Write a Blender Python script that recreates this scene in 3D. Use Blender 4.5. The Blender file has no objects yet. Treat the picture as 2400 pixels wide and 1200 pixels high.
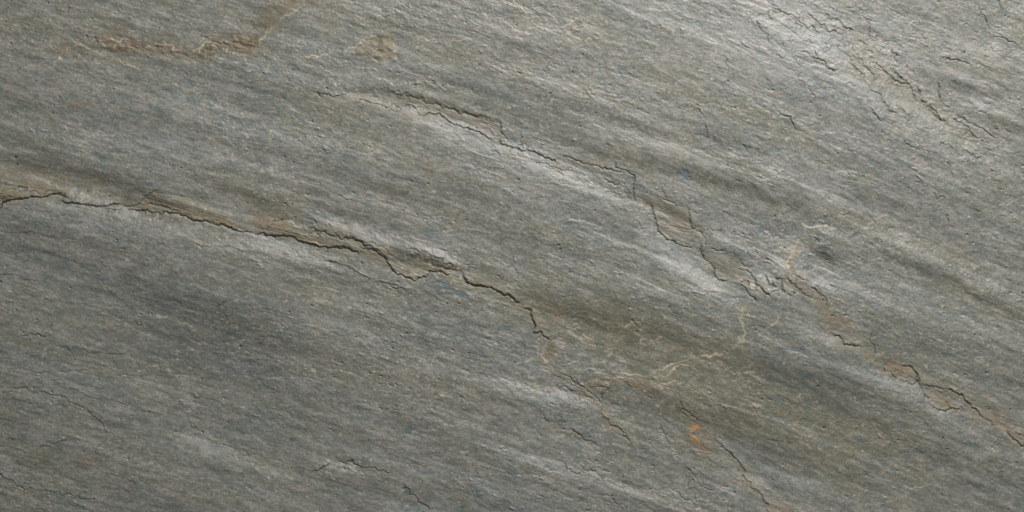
import bpy, math
import numpy as np

sc = bpy.context.scene
S = 0.0005                      # metres per unit of the layout plan (2400 x 1200 plan units = 1.2 x 0.6 m)

# ------------------------------------------------------------------ camera, world, light, exposure
cam = bpy.data.objects.new('camera', bpy.data.cameras.new('camera'))
sc.collection.objects.link(cam)
cam.location = (0, 0, 2.3)
cam.data.sensor_width = 36
cam.data.lens = 36 * 2.3 / 1.2
cam.data.clip_start = 0.05
cam.data.clip_end = 50
sc.camera = cam

world = bpy.data.worlds.new('World')
sc.world = world
world.use_nodes = True
bg = world.node_tree.nodes['Background']
bg.inputs[0].default_value = (0.95, 0.98, 1.0, 1)
bg.inputs[1].default_value = 0.30

LP = (0.62, 1.50, 1.36)         # unseen area lamp, up and to the right of the slab
ld = bpy.data.lights.new('area_light', 'AREA')
ld.shape = 'RECTANGLE'; ld.size = 0.55; ld.size_y = 0.4
ld.energy = 59
ld.color = (1.0, 0.975, 0.985)
lo = bpy.data.objects.new('area_light', ld)
sc.collection.objects.link(lo)
lo.location = LP
from mathutils import Vector
lo.rotation_euler = (Vector((0.15, 0.05, 0)) - Vector(LP)).to_track_quat('-Z', 'Y').to_euler()

sc.view_settings.view_transform = 'Standard'
sc.view_settings.look = 'None'
sc.view_settings.gamma = 1
sc.view_settings.exposure = 0
sc.view_settings.use_curve_mapping = False

# ------------------------------------------------------------------ the plan grid (u right, v down)
STEP = 1.5
NX, NY = 2400, 1400
U0, V0 = -600.0, -450.0
gu = U0 + STEP * np.arange(NX)
gv = V0 + STEP * np.arange(NY)
U, V = np.meshgrid(gu.astype(np.float32), gv.astype(np.float32))
ky = (2 * np.pi * np.fft.fftfreq(NY, STEP)).astype(np.float32)[:, None]
kx = (2 * np.pi * np.fft.rfftfreq(NX, STEP)).astype(np.float32)[None, :]

def band(sx, sy, ang=0.0, seed=0, hp=0.0):
    """smooth random field, sx along the direction ang (degrees, clockwise on the plan), sy across; unit variance"""
    r = np.random.default_rng(seed).standard_normal((NY, NX), dtype=np.float32)
    a = math.radians(ang); c, s = math.cos(a), math.sin(a)
    kd = kx * c + ky * s; kn = -kx * s + ky * c
    f = np.exp(-0.5 * ((kd * sx) ** 2 + (kn * sy) ** 2))
    if hp: f = f * (1 - np.exp(-0.5 * (kx ** 2 + ky ** 2) * hp * hp))
    out = np.fft.irfft2(np.fft.rfft2(r) * f, s=(NY, NX)).astype(np.float32)
    return out / out.std()

WR = np.clip((U - 500) / 1400, 0, 1)
WR = WR * WR * (3 - 2 * WR)
def flow(sx, sy, seed, a0=16, a1=24):
    """like band(), but its grain turns from a0 at the left of the slab to a1 at the right"""
    n = band(sx, sy, a0, seed) * np.sqrt(1 - WR) + band(sx, sy, a1, seed + 500) * np.sqrt(WR)
    return n
def sm(x, a, b):
    t = np.clip((x - a) / (b - a), 0, 1)
    return t * t * (3 - 2 * t)

# ragged coordinates for everything traced
WU = U + 2.2 * band(5, 5, 0, 1) + 3.0 * band(20, 20, 0, 2)
WV = V + 1.8 * band(5, 5, 0, 3) + 2.6 * band(20, 20, 0, 4)
WU += 1.1 * band(2.3, 2.3, 0, 5); WV += 1.1 * band(2.3, 2.3, 0, 6)
WU = WU.astype(np.float32); WV = WV.astype(np.float32)

def win(x0, x1, y0, y1):
    i0 = max(0, int((x0 - U0) / STEP)); i1 = min(NX, int((x1 - U0) / STEP) + 2)
    j0 = max(0, int((y0 - V0) / STEP)); j1 = min(NY, int((y1 - V0) / STEP) + 2)
    return slice(j0, j1), slice(i0, i1)

def polyline(pts, pad, wu=None, wv=None):
    """distance, side and arc length of the nearest point on a polyline, in a window of the grid"""
    pts = np.array(pts, np.float32)
    sl = win(pts[:, 0].min() - pad - 12, pts[:, 0].max() + pad + 12, pts[:, 1].min() - pad - 12, pts[:, 1].max() + pad + 12)
    x = (WU if wu is None else wu)[sl]; y = (WV if wv is None else wv)[sl]
    best = np.full(x.shape, 1e9, np.float32); side = np.zeros_like(best); arc = np.zeros_like(best)
    L = 0.0
    for (ax, ay), (bx, by) in zip(pts[:-1], pts[1:]):
        dx, dy = bx - ax, by - ay
        l = math.hypot(dx, dy)
        if l < 1e-3: continue
        t = np.clip(((x - ax) * dx + (y - ay) * dy) / (l * l), 0, 1)
        ex = x - ax - t * dx; ey = y - ay - t * dy
        d = np.sqrt(ex * ex + ey * ey)
        m = d < best
        best[m] = d[m]
        cr = dx * (y - ay) - dy * (x - ax)
        side[m] = np.sign(cr)[m]
        arc[m] = (L + t * l)[m]
        L += l
    return sl, best, side, arc, L

H = np.zeros((NY, NX), np.float32)        # relief in plan units
def layer(): return np.zeros((NY, NX), np.float32)
TAN, RUST, VEIN, DARKEN = layer(), layer(), layer(), layer()
WARM, COOL, CHIP, ORE = layer(), layer(), layer(), layer()
PINK, ROUGH, BROWN = layer(), layer(), layer()
def put(lay, sl, val): lay[sl] = np.maximum(lay[sl], val)

crack_id = [0]
def crack(pts, w=1.6, d=3.5, step=0.0, decay=22, darken=0.55, taper=30, gap=0.45):
    """a split in the stone; with a step the plate on the upper / right side stands proud of the lower one"""
    crack_id[0] += 1
    pad = max(4 * w, 4 * decay if step else 0)
    sl, dist, side, arc, L = polyline(pts, pad)
    tp = min(taper, 0.45 * L)
    end = sm(np.minimum(arc, L - arc), -0.01, tp)
    r = np.random.default_rng(900 + crack_id[0])
    ph = r.uniform(0, 6.28, 4)
    var = 0.5 + 0.5 * np.sin(arc / 23 + ph[0]) * np.sin(arc / 41 + ph[1]) + 0.35 * np.sin(arc / 11 + ph[2])
    var = np.clip(1 - gap + gap * 2 * var, 0.12, 1.5)
    g = np.exp(-(dist / w) ** 2) * end * var
    H[sl] -= .66 * d * g
    put(DARKEN, sl, darken * np.exp(-(dist / (w * 1.25)) ** 2) * end * np.clip(var, 0, 1))  # colour also darkened along the crack line
    if step:
        up = np.where(side < 0, 1.0, 0.0)
        H[sl] += .82 * step * up * np.exp(-dist / decay) * end * np.clip(0.55 + 0.45 * var, 0, 1.2)

def vein(pts, w=1.5, a=0.8, h=0.8, pale=True):
    sl, dist, side, arc, L = polyline(pts, 5 * w)
    end = sm(np.minimum(arc, L - arc), -0.01, min(20, 0.4 * L))
    var = 0.6 + 0.4 * np.sin(arc / 17 + pts[0][0])
    g = np.exp(-(dist / (w * 1.3)) ** 2) * end * np.clip(var, .3, 1)
    H[sl] += h * g
    put(VEIN, sl, min(1, a * 1.6) * g)

def poly(pts, soft=6, pad=25):
    pts = np.array(pts, np.float32)
    sl, dist, side, arc, L = polyline(np.vstack([pts, pts[:1]]), pad)
    x = WU[sl]; y = WV[sl]
    ins = np.zeros(x.shape, bool)
    n = len(pts)
    for k in range(n):
        ax, ay = pts[k]; bx, by = pts[(k + 1) % n]
        if ay == by: continue
        c = ((ay > y) != (by > y)) & (x < (bx - ax) * (y - ay) / (by - ay) + ax)
        ins ^= c
    sd = np.where(ins, dist, -dist)
    return sl, np.clip(sd / soft * 0.5 + 0.5, 0, 1)

def blob(u, v, a, b, ang, soft=True):
    t = math.radians(ang); c, s = math.cos(t), math.sin(t)
    r = 3.2 * max(a, b)
    sl = win(u - r, u + r, v - r, v + r)
    x = WU[sl] - u; y = WV[sl] - v
    q = ((x * c + y * s) / a) ** 2 + ((-x * s + y * c) / b) ** 2
    return sl, np.exp(-q).astype(np.float32)

# ------------------------------------------------------------------ broad relief: how far each place leans to the light
T = layer()
LEAN = [  # u, v, half length, half width, direction, lean
 (2060,190,260,75,42,.14),(1850,70,120,50,35,.10),(2190,290,130,40,35,.13),(2020,170,110,30,48,.12),
 (2330,250,110,22,16,.14),(2150,100,200,60,25,.05),(1760,120,180,90,25,.05),(2350,120,80,20,12,.08),
 (960,265,130,16,17,.12),(1080,328,120,24,22,.11),(1240,380,130,26,22,.12),(1050,400,260,60,18,.05),(1370,430,100,20,20,.10),
 (1190,340,40,12,15,.10),(700,330,260,30,15,.05),(520,360,200,30,15,.05),
 (190,455,110,11,19,.20),(290,490,90,8,17,.14),(300,520,220,18,14,.13),(480,560,200,16,15,.12),(660,580,120,20,12,.15),
 (430,470,90,10,20,.16),(520,510,80,9,22,.12),(760,520,110,12,22,.14),(900,555,110,12,18,.17),(1040,600,70,12,24,.15),
 (1530,560,80,22,38,.11),(1610,620,90,26,35,.17),(1690,690,80,22,32,.10),(1500,660,120,30,25,.07),
 (1790,660,60,22,25,.20),(1900,655,70,13,25,.22),(1870,585,40,18,30,.18),(1840,620,18,30,-60,.12),
 (1260,860,60,10,10,.10),(1230,915,120,20,14,.17),(1340,935,80,14,15,.16),(1390,800,70,10,12,.05),
 (1280,1085,130,20,20,.17),(1420,1130,110,16,20,.14),(1590,1170,110,20,20,.20),(1300,1020,140,18,18,.07),
 (2110,905,110,16,22,.22),(2230,985,120,16,24,.18),(2000,870,90,12,16,.07),(2350,1060,60,14,25,.12),
 (500,1060,130,18,20,.11),(620,1110,120,16,20,.08),(820,1102,80,12,16,.20),(560,1080,200,26,17,.06),(600,1150,200,18,15,.06),
 (1760,1125,50,12,20,.20),(1690,1080,60,10,25,.10),(1960,795,60,10,18,.16),(2130,870,30,8,10,.1),
 (2100,560,120,16,20,.13),(2280,640,140,14,24,.15),(2050,690,150,16,24,.12),(2300,760,140,12,25,.08),
 (1980,560,60,12,20,.1),(2230,420,120,18,18,.08),(1650,440,120,14,22,.10),(1560,340,130,14,18,.09),
 (1700,560,60,14,25,.10),(1430,310,150,14,18,.06),(1950,400,160,18,20,.05),(1780,800,60,12,15,.04),
 (2020,960,100,14,22,.08),(1860,1010,90,12,20,.05),(1920,1050,120,12,20,.05),(200,320,200,20,12,.05),
 (350,900,200,18,15,.05),(120,930,90,20,15,.06),(900,1010,160,14,14,.05),(1120,560,80,10,20,.06),
 (980,870,120,14,20,.05),(820,780,140,14,20,.05),(740,700,140,14,16,.04),(200,30,260,25,12,.04),
 (890,110,40,30,0,.04),(330,210,200,16,12,.04),(1300,190,220,14,14,.05),
 # leaning away
 (480,780,240,110,10,-.16),(250,640,240,28,14,-.07),(130,550,160,16,14,-.12),(90,590,90,12,10,-.06),
 (240,420,180,15,16,-.15),(110,395,120,11,14,-.10),(560,450,120,14,20,-.14),(680,490,90,10,22,-.12),(820,500,140,14,16,-.07),
 (1020,235,95,5,17,-.12),(1110,266,70,5,16,-.12),(930,218,60,5,15,-.07),(1180,320,18,22,70,-.10),
 (1230,270,110,12,17,-.09),(1100,200,90,12,15,-.08),(1320,250,140,16,18,-.08),(1480,290,130,14,20,-.08),(1700,330,110,14,20,-.10),
 (1420,360,120,12,18,-.12),(1560,400,120,12,18,-.12),(1720,430,170,16,20,-.15),(1860,490,130,14,20,-.10),
 (1100,450,200,30,18,-.06),(1250,560,180,30,18,-.07),(900,440,160,26,16,-.07),(1430,520,120,26,20,-.05),
 (740,545,110,6,20,-.09),(850,575,70,6,18,-.09),(950,600,60,10,12,-.15),(1040,618,50,6,15,-.15),
 (1930,598,40,14,20,-.26),(1560,760,200,50,15,-.07),(1360,740,170,40,20,-.08),(1830,880,180,50,20,-.07),(1950,940,160,36,20,-.07),
 (1570,600,50,12,30,-.05),(1590,510,60,16,25,-.08),(2100,470,140,16,22,-.08),(2300,450,100,14,18,-.06),
 (2280,210,90,13,18,-.16),(2350,285,60,10,18,-.07),(2230,660,140,11,24,-.16),(2130,620,100,9,24,-.10),(2340,720,100,10,24,-.10),
 (1720,980,130,20,22,-.10),(1560,950,100,16,20,-.07),(1850,1080,150,20,20,-.08),(2280,1138,50,9,15,-.12),(2200,1080,140,16,18,-.06),
 (2200,820,180,24,22,-.07),(2090,1010,150,18,22,-.07),(1700,1010,60,14,30,-.06),(2380,890,60,14,24,-.06),
 (620,25,70,10,-60,-.08),(560,60,140,14,-5,-.06),(200,170,170,14,12,-.06),(620,390,160,16,16,-.04),(60,340,120,12,12,-.05),
 (40,480,40,8,-10,-.02),(730,380,240,20,16,-.05),(1300,120,150,14,12,-.06),(620,270,120,14,14,-.02),
 (700,870,140,18,14,-.05),(600,800,140,20,14,-.06),(1000,800,140,24,18,-.04),(350,700,140,16,14,-.06),(740,1060,180,14,14,-.06),
 (1100,960,130,14,16,-.06),(1130,1090,140,18,16,-.05),(960,1160,140,14,16,-.05),(60,1080,60,10,20,-.08),(560,990,120,14,18,-.07),
]
for (u, v, a, b, g, k) in LEAN:
    t = math.radians(g); c, s = math.cos(t), math.sin(t)
    r = 2.6 * max(a, b)
    sl = win(u - r, u + r, v - r, v + r)
    x = (U[sl] - u) + (WU[sl] - U[sl]) * .8; y = (V[sl] - v) + (WV[sl] - V[sl]) * .8
    T[sl] += (2.1 if k > 0 else 2.5) * k * np.exp(-(((x * c + y * s) / a) ** 2 + ((-x * s + y * c) / b) ** 2))

calm = 1 - .55 * np.exp(-((U - 1500) / 480) ** 2 - ((V - 180) / 230) ** 2) - .4 * np.exp(-((U - 2150) / 300) ** 2 - ((V - 150) / 250) ** 2)
T += calm * (0.026 * flow(220, 16, 11, 14, 22) + 0.042 * flow(130, 5.5, 12, 16, 23) + 0.042 * flow(80, 3.4, 13, 16, 22) + 0.02 * band(60, 30, 20, 14))
lx, ly = 0.34, -0.94                      # plan direction towards the light
kl = kx * lx + ky * ly
k2 = kx ** 2 + ky ** 2
FT = np.fft.rfft2(T)
H += np.fft.irfft2(FT * (-1) * np.conj(1j * kl) / (kl ** 2 + 0.05 * k2 + 1e-9) * k2 / (k2 + (2 * np.pi / 900) ** 2), s=(NY, NX)).astype(np.float32)
del FT

# ------------------------------------------------------------------ broken ledges: the exposed layers
LEDGES = {
 'left': ('tan layered ledge left of centre, running down from the left edge of the slab', [
   [(-40,430),(60,425),(120,440),(165,455),(150,459),(130,456),(105,461),(75,464),(30,471),(0,488),(-40,500)],
   [(285,482),(318,476),(328,462),(360,450),(420,466),(480,485),(540,510),(600,541),(560,541),(500,529),(430,513),(370,498),(310,491)],
   [(598,538),(625,515),(690,522),(740,538),(800,555),(880,580),(930,590),(1000,606),(1060,618),(1093,640),(1098,668),(1060,645),(1003,630),(997,648),(975,652),(945,640),(915,622),(895,610),(830,594),(760,577),(690,560),(625,545)],
   [(1098,664),(1130,668),(1165,678),(1130,684),(1105,680)]]),
 'upper': ('grey brown layered ledge with a chipped lower edge in the upper middle of the slab', [
   [(740,213),(830,214),(905,212),(950,224),(1000,242),(1060,260),(1120,275),(1168,286),(1178,305),(1186,330),(1160,334),(1146,332),(1135,312),(1110,298),(1080,287),(1040,275),(1000,265),(970,248),(930,252),(890,242),(850,242),(800,226)]]),
 'middle': ('narrow stepped ledge right of centre ending in crumpled stone', [
   [(1480,425),(1500,455),(1560,470),(1618,492),(1624,525),(1655,545),(1662,572),(1725,592),(1760,622),(1762,645),(1790,672),(1740,662),(1690,650),(1672,625),(1650,602),(1612,580),(1565,560),(1532,520),(1505,487)]]),
 'lower': ('tan and orange ledge split by black cracks near the lower right', [
   [(2062,850),(2110,852),(2142,868),(2150,892),(2215,910),(2262,932),(2330,965),(2440,1020),(2440,1060),(2370,1022),(2320,990),(2275,970),(2190,960),(2176,938),(2163,905),(2092,890)]]),
}
layern = flow(130, 3.2, 31, 14, 24)
terr = flow(110, 9, 32, 14, 24) * 1.7
tf = np.floor(terr); tq = tf + sm(terr - tf, .72, 1.0)
ledge_masks = {}
for key, (lab, pls) in LEDGES.items():
    m = layer()
    for p in pls:
        sl, mm = poly(p, 7)
        put(m, sl, mm)
    ledge_masks[key] = m
    k = {'left': 1.0, 'upper': .5, 'middle': .6, 'lower': .7}[key]
    TAN += m * {'left': .95, 'upper': .30, 'middle': .42, 'lower': .75}[key]
    H += m * (1.5 * k * (tq - terr.mean()) + 0.16 * k * layern)
    H -= 1.6 * m
for sl_m in ([(0,380),(140,400),(300,440),(330,470),(160,455),(60,430),(-60,430),(-60,370)],
             [(560,470),(640,490),(720,520),(640,520),(590,530)],
             [(2050,845),(2020,815),(1960,790),(1990,780),(2040,800)],
             [(1945,770),(1990,785),(2040,818),(1990,812)],
             [(2300,950),(2360,975),(2400,1000),(2440,1050),(2380,1025)]):
    sl, mm = poly(sl_m, 26, 40)
    put(TAN, sl, mm * .5)

# long cracks below the ledges (upper side stands proud)
L1 = [(-60,500),(0,488),(12,477),(30,470),(50,469),(58,466),(75,464),(105,461),(122,460),(130,456),(147,456),(160,461),(172,469)]
crack(L1, 2.1, 7, 5, 30, .9, 20, .15)
crack([(140,472),(165,476),(185,477),(200,476),(228,483),(248,487),(255,483),(266,479),(284,485)], 2.1, 7, 4, 30, .9, 18, .2)
crack([(284,485),(310,490),(345,494),(370,497),(395,500),(415,505),(435,513),(470,522),(500,528),(530,533),(560,541),(600,543)], 1.6, 5, 4, 26, .7, 20, .35)
crack([(590,544),(625,549),(650,555),(668,552),(690,557),(705,562),(712,568),(745,572),(765,575),(780,580),(810,583),(830,594),(845,600)], 1.9, 6, 5, 26, .85, 18, .25)
crack([(845,578),(870,582),(890,592),(905,604),(915,620),(928,633),(945,641),(958,650),(972,656),(984,651),(994,644),(998,632),(1006,630),(1022,632),(1040,640),(1062,646)], 1.6, 5, 5, 26, .7, 16, .2)
crack([(1086,640),(1092,655),(1096,666),(1112,673),(1130,675),(1155,680),(1173,682),(1185,692),(1196,690),(1210,703),(1222,712)], 2.0, 6, 4, 20, .85, 15, .25)
crack([(1222,718),(1236,722),(1246,738),(1252,756),(1258,772),(1270,785),(1282,795),(1287,806)], 1.9, 6, 4, 20, .9, 12, .2)
crack([(1236,755),(1252,775),(1268,792)], 1.2, 3, 1.5, 12, .4)
for p in ([(0,456),(20,445),(48,439),(72,443)], [(0,474),(20,465),(40,452),(56,445),(75,449),(95,457),(112,452),(130,447)],
          [(270,484),(292,482),(315,478),(325,468),(332,462)],[(325,460),(340,455),(358,450),(378,442)],
          [(335,482),(355,476),(372,482),(400,492),(440,510),(490,525)],[(365,485),(385,484),(398,492)],
          [(228,490),(262,498),(284,495)],[(236,498),(256,503),(270,498)],
          [(600,540),(625,533),(640,520),(660,516)],[(712,512),(735,520),(752,523)],[(700,534),(728,538)],
          [(720,535),(760,548),(800,558),(840,567),(870,575),(892,585),(905,603)],[(840,563),(882,564),(888,575)],
          [(935,575),(980,590),(1020,602),(1050,612),(1072,622)],[(1005,617),(1040,625),(1080,632),(1094,648)],
          [(1000,622),(1025,630),(1055,640)],[(760,612),(795,625),(830,640),(860,650),(905,660),(935,672)],
          [(905,660),(920,676),(955,684),(965,680)]):
    crack(p, 1.3, 3.2, 1.8, 14, .55, 14, .35)
# shadowed band of the left seam, its shade also put into the colour
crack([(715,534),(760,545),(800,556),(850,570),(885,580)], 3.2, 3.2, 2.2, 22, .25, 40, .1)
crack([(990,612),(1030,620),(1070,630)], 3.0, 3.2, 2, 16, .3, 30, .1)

crack([(718,212),(760,218),(800,226),(830,234)], 1.4, 3, 2, 20, .4, 40, .3)
crack([(830,236),(850,242),(880,241),(897,244),(910,250),(914,252)], 1.3, 3.6, 2.5, 20, .6, 14, .2)
crack([(911,249),(918,246),(940,249),(941,256),(934,260),(915,257),(911,250)], 1.2, 4, 0, 20, .7, 4, .1)
crack([(942,246),(963,244),(975,253),(987,262),(1000,268),(1018,271),(1032,273),(1052,283),(1070,289),(1088,295),(1110,303),(1130,315),(1142,325),(1147,334)], 1.3, 4, 3, 20, .6, 14, .2)
crack([(905,211),(950,221),(985,232),(1010,243),(1060,256),(1110,268),(1150,279),(1168,283)], 3.4, 2.6, 2.4, 30, .30, 60, .15)
crack([(1168,281),(1174,292),(1178,308),(1184,322),(1188,334)], 1.4, 4, 1.5, 14, .7, 8, .1)
crack([(1160,333),(1180,337),(1205,345),(1232,352)], 1.8, 5, 2.5, 16, .7, 12, .3)
crack([(1225,338),(1240,350),(1253,357),(1266,368),(1280,376),(1300,384)], 1.8, 6, 3, 18, .8, 10, .2)
crack([(1221,300),(1222,318),(1227,330)], 1.1, 3, .8, 14, .5, 8)
crack([(1120,275),(1135,287),(1146,297),(1158,308)], 1.1, 2.5, 1, 12, .4)
crack([(1130,296),(1145,308),(1155,318),(1162,322)], 1.1, 2.8, 1.3, 12, .5)
crack([(1150,345),(1163,358),(1172,370)], 1.1, 2.5, .8, 12, .5)
crack([(1188,322),(1200,324),(1206,334)], 1.1, 2.5, .8, 12, .5)
crack([(998,184),(1012,190),(1024,196)], 1.5, 4, 1.5, 12, .7, 6)
crack([(1310,363),(1350,378),(1400,390),(1430,396),(1470,401)], 2.2, 3, 2.5, 24, .35, 30, .2)
crack([(1468,400),(1477,405),(1486,425),(1489,440),(1491,458),(1493,476)], 1.6, 4.5, 2, 14, .65, 8, .2)
crack([(1240,378),(1290,392),(1350,413)], 1.2, 2.5, 1, 12, .4)
crack([(1410,420),(1440,428),(1463,432),(1470,442),(1475,458),(1480,470)], 1.3, 3.2, 2, 14, .5, 14)
crack([(1450,430),(1462,442),(1472,462),(1478,470)], 1.0, 2.5, 1, 10, .4)
crack([(1476,430),(1486,443),(1490,470)], 1.0, 2.5, 1, 10, .4)
crack([(1522,500),(1528,515),(1535,523)], 1.8, 4, 1, 10, .7, 6)
crack([(1524,474),(1526,495),(1530,512),(1537,530),(1546,545),(1560,558),(1580,568),(1600,576),(1625,583)], 1.6, 5, 3.2, 20, .75, 14, .2)
crack([(1640,560),(1645,580),(1655,600),(1665,613),(1676,620),(1681,638),(1690,652),(1703,663)], 1.5, 4.5, 2.5, 16, .65, 12, .3)
crack([(1732,667),(1745,674),(1757,688),(1772,703)], 1.4, 4.5, 2.2, 14, .7, 8)
crack([(1532,470),(1560,476),(1590,486),(1610,490)], 1.2, 2.5, 1.5, 14, .4)
crack([(1612,493),(1618,515),(1622,532),(1628,538)], 1.8, 3.5, 2, 14, .4, 8, .2)
crack([(1625,540),(1645,543),(1652,560),(1658,572)], 1.8, 3, 1.8, 14, .35, 8, .2)
crack([(1665,575),(1690,582),(1715,591)], 1.4, 3.5, 1.5, 12, .6, 10)
crack([(1727,597),(1733,612),(1750,620)], 1.2, 3, 1, 12, .4, 8)
crack([(1728,628),(1745,632),(1755,636),(1763,648)], 1.4, 4, 1.2, 10, .7, 8)
crack([(1737,660),(1752,662)], 2.4, 5, 0, 10, .8, 5, .1)
crack([(1765,530),(1766,548),(1772,558)], 1.1, 2.5, 1, 10, .6)
crack([(1774,585),(1780,597),(1790,608)], 1.3, 3.4, 1, 10, .65, 6)
crack([(1793,602),(1805,610),(1818,624)], 1.2, 3, 1, 10, .6, 6)
crack([(1900,551),(1912,560),(1922,567)], 1.3, 3.5, 1.5, 10, .7, 5)
# crumpled junction
for p in ([(1780,672),(1790,678),(1798,688)],[(1806,660),(1812,670),(1820,672)],[(1808,683),(1825,685)],[(1788,645),(1800,658),(1805,668)],
          [(1825,660),(1836,672),(1840,690)],[(1812,650),(1830,655)],[(1760,650),(1775,668),(1800,690)],[(1845,690),(1860,700)]):
    crack(p, 1.6, 5, 2.2, 10, .8, 6, .1)
for p in ([(1840,645),(1850,657),(1868,668),(1882,680),(1890,693),(1896,697)],[(1850,620),(1860,640),(1872,648),(1885,655),(1900,660)],
          [(1895,668),(1912,682),(1922,700),(1930,715)],[(1905,665),(1920,680),(1930,700),(1937,728)],[(1940,668),(1960,680)]):
    crack(p, 1.3, 3.6, 1.8, 12, .55, 10, .3)
# lower right
crack([(1950,778),(1962,788),(1972,800),(1983,810),(2000,812),(2022,813)], 1.6, 5, 3, 18, .75, 12, .25)
crack([(2040,782),(2047,800),(2056,818),(2063,838)], 1.4, 4, -1.5, 12, .65, 8, .2)
crack([(2072,866),(2086,878),(2092,888),(2104,893)], 1.6, 5, 2, 14, .8, 8, .15)
crack([(2104,893),(2140,901),(2180,904),(2215,914),(2228,914)], 1.4, 3.5, 1.5, 14, .5, 14, .4)
crack([(2112,856),(2140,866),(2147,880),(2156,898),(2165,914),(2172,928),(2180,940)], 1.7, 5.5, 1.5, 12, .9, 8, .15)
crack([(2226,912),(2240,925),(2258,934),(2268,945),(2278,956),(2290,966),(2302,978),(2318,992),(2330,1005)], 1.8, 5.5, 2, 14, .9, 8, .25)
crack([(2350,1005),(2365,1018),(2380,1028),(2400,1042),(2440,1070)], 1.8, 5.5, 2, 14, .9, 8, .2)
crack([(2180,948),(2190,960),(2215,963),(2232,962),(2243,966),(2252,961),(2262,966)], 1.3, 4, 2.5, 14, .7, 10, .2)
crack([(2140,944),(2158,940),(2172,946)], 1.3, 3.4, 1, 10, .6, 6)
crack([(2215,945),(2225,955),(2240,966)], 1.2, 3.2, 1.2, 10, .6, 6)
crack([(2370,1010),(2400,1020),(2440,1030)], 2, 3.5, 2, 14, .5, 10)
crack([(2125,915),(2140,928)], 1.1, 3, 1, 8, .6, 5)
# centre bottom
crack([(1597,938),(1602,950),(1606,960),(1620,964),(1628,975),(1634,985),(1640,990)], 1.5, 4, 1, 10, .75, 8)
crack([(1592,955),(1603,965),(1610,980)], 1.2, 3, .8, 10, .6, 6)
crack([(1358,912),(1375,925),(1392,945)], 1.1, 3, 1, 10, .6, 8)
crack([(1400,945),(1412,970),(1428,985),(1445,1005),(1460,1018),(1470,1035),(1485,1050)], 1.5, 4, 2.2, 14, .65, 12)
crack([(1335,1000),(1355,1015),(1375,1027),(1390,1033),(1395,1045)], 1.3, 3.5, 1.5, 12, .6, 10)
crack([(1272,970),(1290,988),(1300,990),(1330,995)], 1.3, 3.2, 1.5, 12, .6, 10)
crack([(1510,1010),(1520,1020),(1540,1028)], 1.1, 3, 1, 10, .5, 8)
crack([(1675,1015),(1690,1035),(1705,1050),(1722,1072),(1738,1090),(1745,1105),(1738,1120),(1755,1135),(1772,1158),(1795,1180),(1810,1215)], 1.5, 4, 2, 14, .7, 14)
crack([(1600,1090),(1620,1110),(1650,1130),(1675,1152)], 1.2, 3, 1.2, 12, .5, 14)
crack([(1308,1075),(1330,1090),(1360,1110),(1385,1122)], 1.3, 3.4, 1.5, 12, .55, 12)
crack([(1360,1085),(1385,1105),(1410,1125),(1415,1135)], 1.2, 3, 1.2, 12, .5, 12)
crack([(1400,1150),(1430,1165),(1455,1180)], 1.2, 3, 1.2, 12, .5, 12)
crack([(1450,1100),(1470,1125),(1490,1150)], 1.1, 3, 1.2, 12, .5, 12)
crack([(1570,1150),(1600,1165),(1640,1185)], 1.2, 3, 1.2, 12, .5, 12)
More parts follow.
